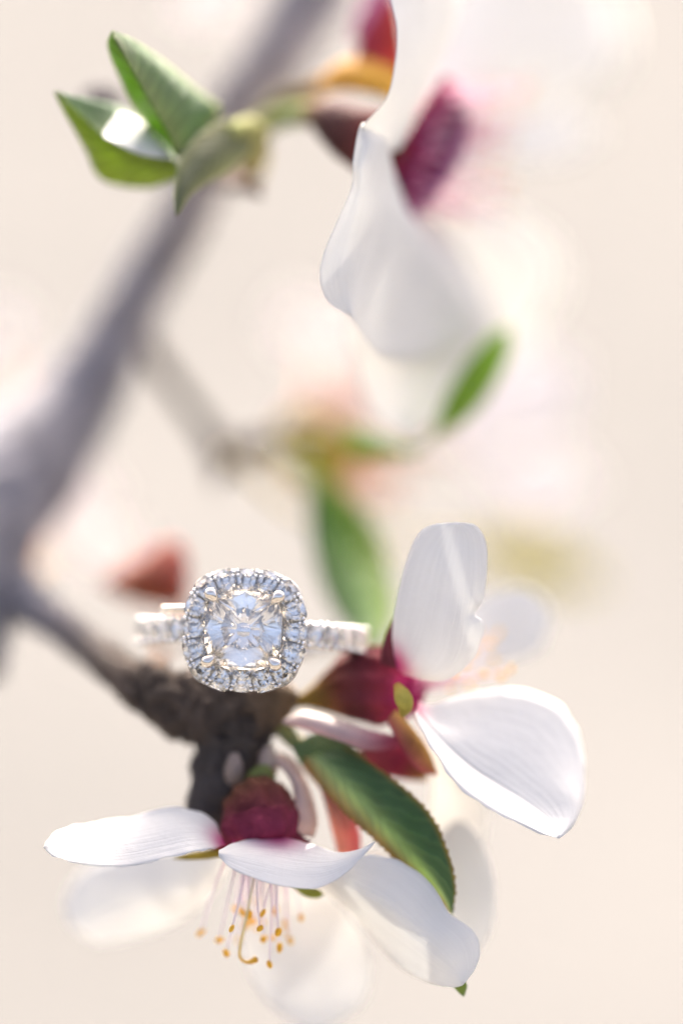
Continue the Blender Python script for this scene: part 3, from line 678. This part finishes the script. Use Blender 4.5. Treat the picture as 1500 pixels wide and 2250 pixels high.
sheet('bract', [[(690, 1700, .9), (712, 1760, .8), (730, 1830, .8), (745, 1890, .8)], [(700, 1690, .95), (760, 1760, .9), (790, 1830, .85), (790, 1890, .8)]], M_BRACT, branch, [(.62, .32, .22), (.58, .12, .14)], nu=26, nv=12, thick=.02, bulge=.08,
      label='coral pink bract behind the front petal')
sheet('bract', [[(640, 1620, .95), (660, 1680, .9), (700, 1730, .85), (740, 1790, .85)], [(660, 1615, 1), (720, 1670, .95), (760, 1730, .9), (770, 1800, .85)]], M_BRACT, branch, [(.5, .3, .12), (.38, .32, .12)], nu=20, nv=10, thick=.02, bulge=.05)
tube('stem', [(600, 1570, 1.1, 20), (630, 1610, .95, 20), (655, 1640, .85, 14)], M_LEAF, branch, [(.25, .18, .09), (.28, .34, .14)], ns=12, n=16)
sheet('bract', [[(640, 1640, .8), (700, 1610, .8), (760, 1630, .8), (800, 1660, .85)], [(660, 1680, .75), (720, 1670, .75), (770, 1690, .8), (800, 1668, .85)]], M_LEAF, branch, [(.13, .20, .09), (.20, .28, .09)], nu=20, nv=10, thick=.02, bulge=.05)

# petal-shaped white sheet added for the sunlit face of the cupped leaf
sun_patch = sheet('petal', [[(238, 306, .68), (278, 326, .72), (330, 343, .80), (374, 347, .94)], [(227, 292, .84), (275, 292, .88), (335, 314, .92), (375, 345, .96)], [(262, 247, 1.08), (306, 262, 1.10), (346, 304, 1.04), (376, 343, .98)]],
           M_PETAL, None, WHITE, nu=22, nv=12, thick=.012)
tag(sun_patch, 'small bright white petal caught between two green leaves', 'petal')

# ------------------------------------------------------------------ the ring
RO = P(535, 1384, 0.05)
ring = bpy.data.objects.new('diamond_ring', None); COL.objects.link(ring); ring.empty_display_size = .005
RM = Matrix((RIGHT, UP, -FWD)).transposed() @ Matrix.Rotation(R(-2.6), 3, 'Z') @ Matrix.Rotation(R(-5.0), 3, 'X') @ Matrix.Rotation(R(-3.0), 3, 'Y')
ring.matrix_world = Matrix.Translation(RO) @ RM.to_4x4()
tag(ring, 'white gold halo engagement ring with a cushion-cut diamond, slipped over a spur', 'ring')

def rpart(name, verts, faces, mat, smooth=True, parent=ring, loc=None, rot=None):
    me = bpy.data.meshes.new(name)
    me.from_pydata([Vector(v) * .01 for v in verts], [], faces); me.materials.append(mat)
    bm = bmesh.new(); bm.from_mesh(me); bmesh.ops.remove_doubles(bm, verts=bm.verts, dist=1e-7); bmesh.ops.recalc_face_normals(bm, faces=bm.faces); bm.to_mesh(me); bm.free()
    for p in me.polygons: p.use_smooth = smooth
    o = bpy.data.objects.new(name, me); COL.objects.link(o); o.parent = parent
    if loc is not None: o.location = Vector(loc) * .01
    if rot is not None: o.rotation_euler = rot
    return o

def sq(theta, a, n):
    c, s = math.cos(theta), math.sin(theta)
    return a / (abs(c) ** n + abs(s) ** n) ** (1 / n)

def brilliant(rad, table, crown, pav, n_g=48, girdle=.012, sq_n=2.0, table_n=2.0, rot=0.0, lower=.77):
    """brilliant cut: table, 8 star, 8 bezel and 16 upper facets over 8 main and 16 lower pavilion facets"""
    V, F = [], []
    def pt(th, f, z, n): 
        r = sq(th, rad, n) * f
        V.append((r * math.cos(th + rot), r * math.sin(th + rot), z)); return len(V) - 1
    A = [2 * math.pi * k / 8 for k in range(8)]
    H = [a + math.pi / 8 for a in A]
    T = [pt(a, table, crown, (sq_n + table_n) / 2) for a in A]
    S = [pt(h, table + (1 - table) * .52, crown * .46, sq_n) for h in H]
    GT = [pt(2 * math.pi * k / n_g, 1, girdle, sq_n) for k in range(n_g)]
    GB = [pt(2 * math.pi * k / n_g, 1, 0, sq_n) for k in range(n_g)]
    Lw = [pt(h, 1 - lower, -pav * lower * .98, sq_n) for h in H]
    V.append((0, 0, -pav)); C = len(V) - 1
    F.append(tuple(T))
    q = n_g // 8
    for k in range(8):
        k1 = (k + 1) % 8
        F.append((T[k], S[k], T[k1]))
        F.append((T[k], GT[k * q], S[k])); F.append((T[k], S[k - 1], GT[k * q]))
        F.append((C, Lw[k], GB[k * q])); F.append((C, GB[k * q], Lw[k - 1]))
        for j in range(q):
            a, b = (k * q + j) % n_g, (k * q + j + 1) % n_g
            F.append((S[k], GT[a], GT[b])); F.append((Lw[k], GB[b], GB[a]))
    for k in range(n_g):
        a, b = k, (k + 1) % n_g
        F.append((GT[a], GB[a], GB[b], GT[b]))
    return V, F

# centre stone, cushion cut
V, F = brilliant(.340, .56, .10, .247, n_g=48, sq_n=3.2, table_n=2.4, lower=.80)
rpart('centre_diamond', V, F, M_GEM, False, loc=(0, 0, .03))['label'] = 'large cushion-cut centre diamond'

# halo bed: a scalloped metal tray round the centre stone
def stone_theta(k): return 2 * math.pi * k / 16
NST = 16
# equal arc-length stations on the squircle
def stations(a, n, count, offset=0.0):
    m = 1440; pts = []
    for i in range(m + 1):
        th = 2 * math.pi * i / m; r = sq(th, a, n); pts.append((r * math.cos(th), r * math.sin(th), th))
    acc = [0]
    for p, q in zip(pts, pts[1:]): acc.append(acc[-1] + math.hypot(q[0] - p[0], q[1] - p[1]))
    out = []; j = 0
    for k in range(count):
        s = acc[-1] * ((k + offset) % count) / count
        j = 0
        while acc[j + 1] < s: j += 1
        out.append(pts[j])
    return out
ST = stations(.447, 3.0, NST)
# scalloped outline
def halo_r(th):
    base = sq(th, .545, 3.1)
    x, y = math.cos(th) * base, math.sin(th) * base
    d = min(math.hypot(x - p[0], y - p[1]) for p in ST)
    return base - max(0, d - .095) * .28
V, F = [], []
n = 192
prof = [(.60, -.19), (.66, -.19), (.86, -.185), (.93, -.135), (.965, -.118), (.99, -.128), (1.0, -.15), (.99, -.22), (.95, -.28), (.58, -.30), (.60, -.19)]
for i in range(n):
    th = 2 * math.pi * i / n; r = halo_r(th)
    for f, z in prof: V.append((r * f * math.cos(th), r * f * math.sin(th), z))
m = len(prof)
for i in range(n):
    for j in range(m - 1):
        a = i * m + j; b = ((i + 1) % n) * m + j; F.append((a, b, b + 1, a + 1))
halo = rpart('halo', V, F, M_BED)
halo['label'] = 'scalloped halo tray round the centre stone'
# collets, one ring of metal round each halo stone
SV, SF = brilliant(.103, .48, .036, .084, n_g=24, girdle=.004, sq_n=3.4)
gem_me = None
cup = []
def ringmesh(r0, r1, z0, z1, n=20):
    V, F = [], []
    for i in range(n):
        a = 2 * math.pi * i / n; c, s = math.cos(a), math.sin(a)
        for r, z in ((r1, z0), (r1 * 1.0, z1 * .6), (r1 * .985, z1), (r0, z1 * .9), (r0 * .9, z0)): V.append((r * c, r * s, z))
    for i in range(n):
        for j in range(4):
            a = i * 5 + j; b = ((i + 1) % n) * 5 + j; F.append((a, b, b + 1, a + 1))
    return V, F
CV, CF = ringmesh(.082, .092, -.14, -.022)
first = None; firstc = None
for k, (x, y, th) in enumerate(ST):
    # slope outward
    nx, ny = x / math.hypot(x, y), y / math.hypot(x, y)
    e = 1e-3
    ax = Vector((-ny, nx, 0))
    rotq = Matrix.Rotation(R(13 + random.uniform(-2.5, 2.5)), 3, ax) @ Matrix.Rotation(math.atan2(ny, nx) + random.uniform(-.05, .05), 3, 'Z')
    eul = rotq.to_euler()
    if first is None:
        first = rpart('halo_diamond', SV, SF, M_GEM, False, loc=(x, y, -.082), rot=eul)
        firstc = rpart('collet', CV, CF, M_GOLD, True, loc=(x, y, -.082), rot=eul)
    else:
        for src in (first, firstc):
            o = src.copy(); COL.objects.link(o); o.parent = ring; o.location = Vector((x, y, -.082)) * .01; o.rotation_euler = eul
# little beads that hold the halo stones
def sphere(c, r, V, F, nl=7, nm=10, sx=1, sy=1, sz=1):
    off = len(V)
    for i in range(nl + 1):
        t = math.pi * i / nl
        for j in range(nm):
            p = 2 * math.pi * j / nm
            V.append((c[0] + r * sx * math.sin(t) * math.cos(p), c[1] + r * sy * math.sin(t) * math.sin(p), c[2] + r * sz * math.cos(t)))
    for i in range(nl):
        for j in range(nm):
            a = off + i * nm + j; b = off + i * nm + (j + 1) % nm; F.append((a, b, b + nm, a + nm))
V, F = [], []
for k, (x, y, th) in enumerate(stations(.447, 3.0, NST, .5)):
    l = math.hypot(x, y); nx, ny = x / l, y / l
    for dr, dz in ((.075, -.088), (.035, -.074)):
        for sgn in (-1, 1):
            sphere((x + nx * dr - ny * .021 * sgn, y + ny * dr + nx * .021 * sgn, dz), .0185, V, F)
bd = rpart('bead', V, F, M_GOLD); bd['kind'] = 'stuff'
# claws over the corners of the centre stone
def claw(sx, sy):
    V, F = [], []
    # stem
    path = [((.22, .22, -.30), .045), ((.262, .262, -.12), .045), ((.292, .292, .0), .05), ((.297, .297, .06), .055)]
    nn = 12
    for (c, r) in path:
        for j in range(nn):
            a = 2 * math.pi * j / nn
            V.append((c[0] + r * math.cos(a), c[1] + r * math.sin(a), c[2]))
    for i in range(len(path) - 1):
        for j in range(nn):
            a = i * nn + j; b = i * nn + (j + 1) % nn; F.append((a, b, b + nn, a + nn))
    # tip: a teardrop leaning in over the stone
    off = len(V); nl, nm = 12, 16
    for i in range(nl + 1):
        t = math.pi * i / nl
        for j in range(nm):
            p = 2 * math.pi * j / nm
            X, Y, Z = math.sin(t) * math.cos(p), math.sin(t) * math.sin(p), math.cos(t)
            # pointed towards the stone (-X direction), round outside
            k = 1 - .42 * max(0, -X) ** 1.2
            X2 = X * (.060 if X > 0 else .088); Y2 = Y * .057 * k; Z2 = Z * .055 * (k if Z > 0 else 1) 
            x = .297 + (X2 - Y2) * .7071; y = .297 + (X2 + Y2) * .7071
            V.append((x, y, .075 + Z2))
    for i in range(nl):
        for j in range(nm):
            a = off + i * nm + j; b = off + i * nm + (j + 1) % nm; F.append((a, b, b + nm, a + nm))
    V = [(v[0] * sx, v[1] * sy, v[2]) for v in V]
    return rpart('claw', V, F, M_PRONG)
for sx in (-1, 1):
    for sy in (-1, 1): claw(sx, sy)
# band
RB, ZC = 1.03, -1.20
def band_ring(name, r0, r1, y0, y1, a0, a1, mat, n=120, bev=.02):
    V, F = [], []
    prof = [(r0, y0 + bev), (r0 + bev, y0), (r1 - bev, y0), (r1, y0 + bev), (r1, y1 - bev), (r1 - bev, y1), (r0 + bev, y1), (r0, y1 - bev)]
    full = abs(a1 - a0) > 6.28
    for i in range(n + (0 if full else 1)):
        a = a0 + (a1 - a0) * i / n
        for r, y in prof: V.append((r * math.sin(a), y, ZC + r * math.cos(a)))
    m = len(prof); tot = n if full else n + 1
    for i in range(n):
        for j in range(m):
            a = i * m + j; b = i * m + (j + 1) % m; c = ((i + 1) % tot) * m
            F.append((a, b, c + (j + 1) % m, c + j))
    if not full: F.append(tuple(range(m))); F.append(tuple(n * m + j for j in range(m)))
    return rpart(name, V, F, mat)
band_ring('band', .90, RB, -.112, .112, 0, 2 * math.pi, M_GOLD)
band_ring('side_rail', .97, 1.09, .155, .215, R(-46), R(-14), M_PRONG, n=40, bev=.015)
# shoulder stones
BV, BF = brilliant(.095, .50, .032, .078, n_g=16, girdle=.004)
firsts = None; V, F = [], []
for sgn in (-1, 1):
    for k in range(6):
        a = sgn * R(25 + 10.6 * k)
        rot = Matrix.Rotation(a, 3, 'Y') @ Matrix.Rotation(random.uniform(0, 6.28), 3, 'Z')
        loc = (1.045 * math.sin(a), 0, ZC + 1.045 * math.cos(a))
        if firsts is None:
            firsts = rpart('shoulder_diamond', BV, BF, M_GEM, False, loc=loc, rot=rot.to_euler())
        else:
            o = firsts.copy(); COL.objects.link(o); o.parent = ring; o.location = Vector(loc) * .01; o.rotation_euler = rot.to_euler()
        for y in (-.100, .100):
            for da in (-.052, .052):
                sphere((1.05 * math.sin(a + da), y, ZC + 1.05 * math.cos(a + da)), .024, V, F)
bd2 = rpart('bead', V, F, M_GOLD); bd2['kind'] = 'stuff'
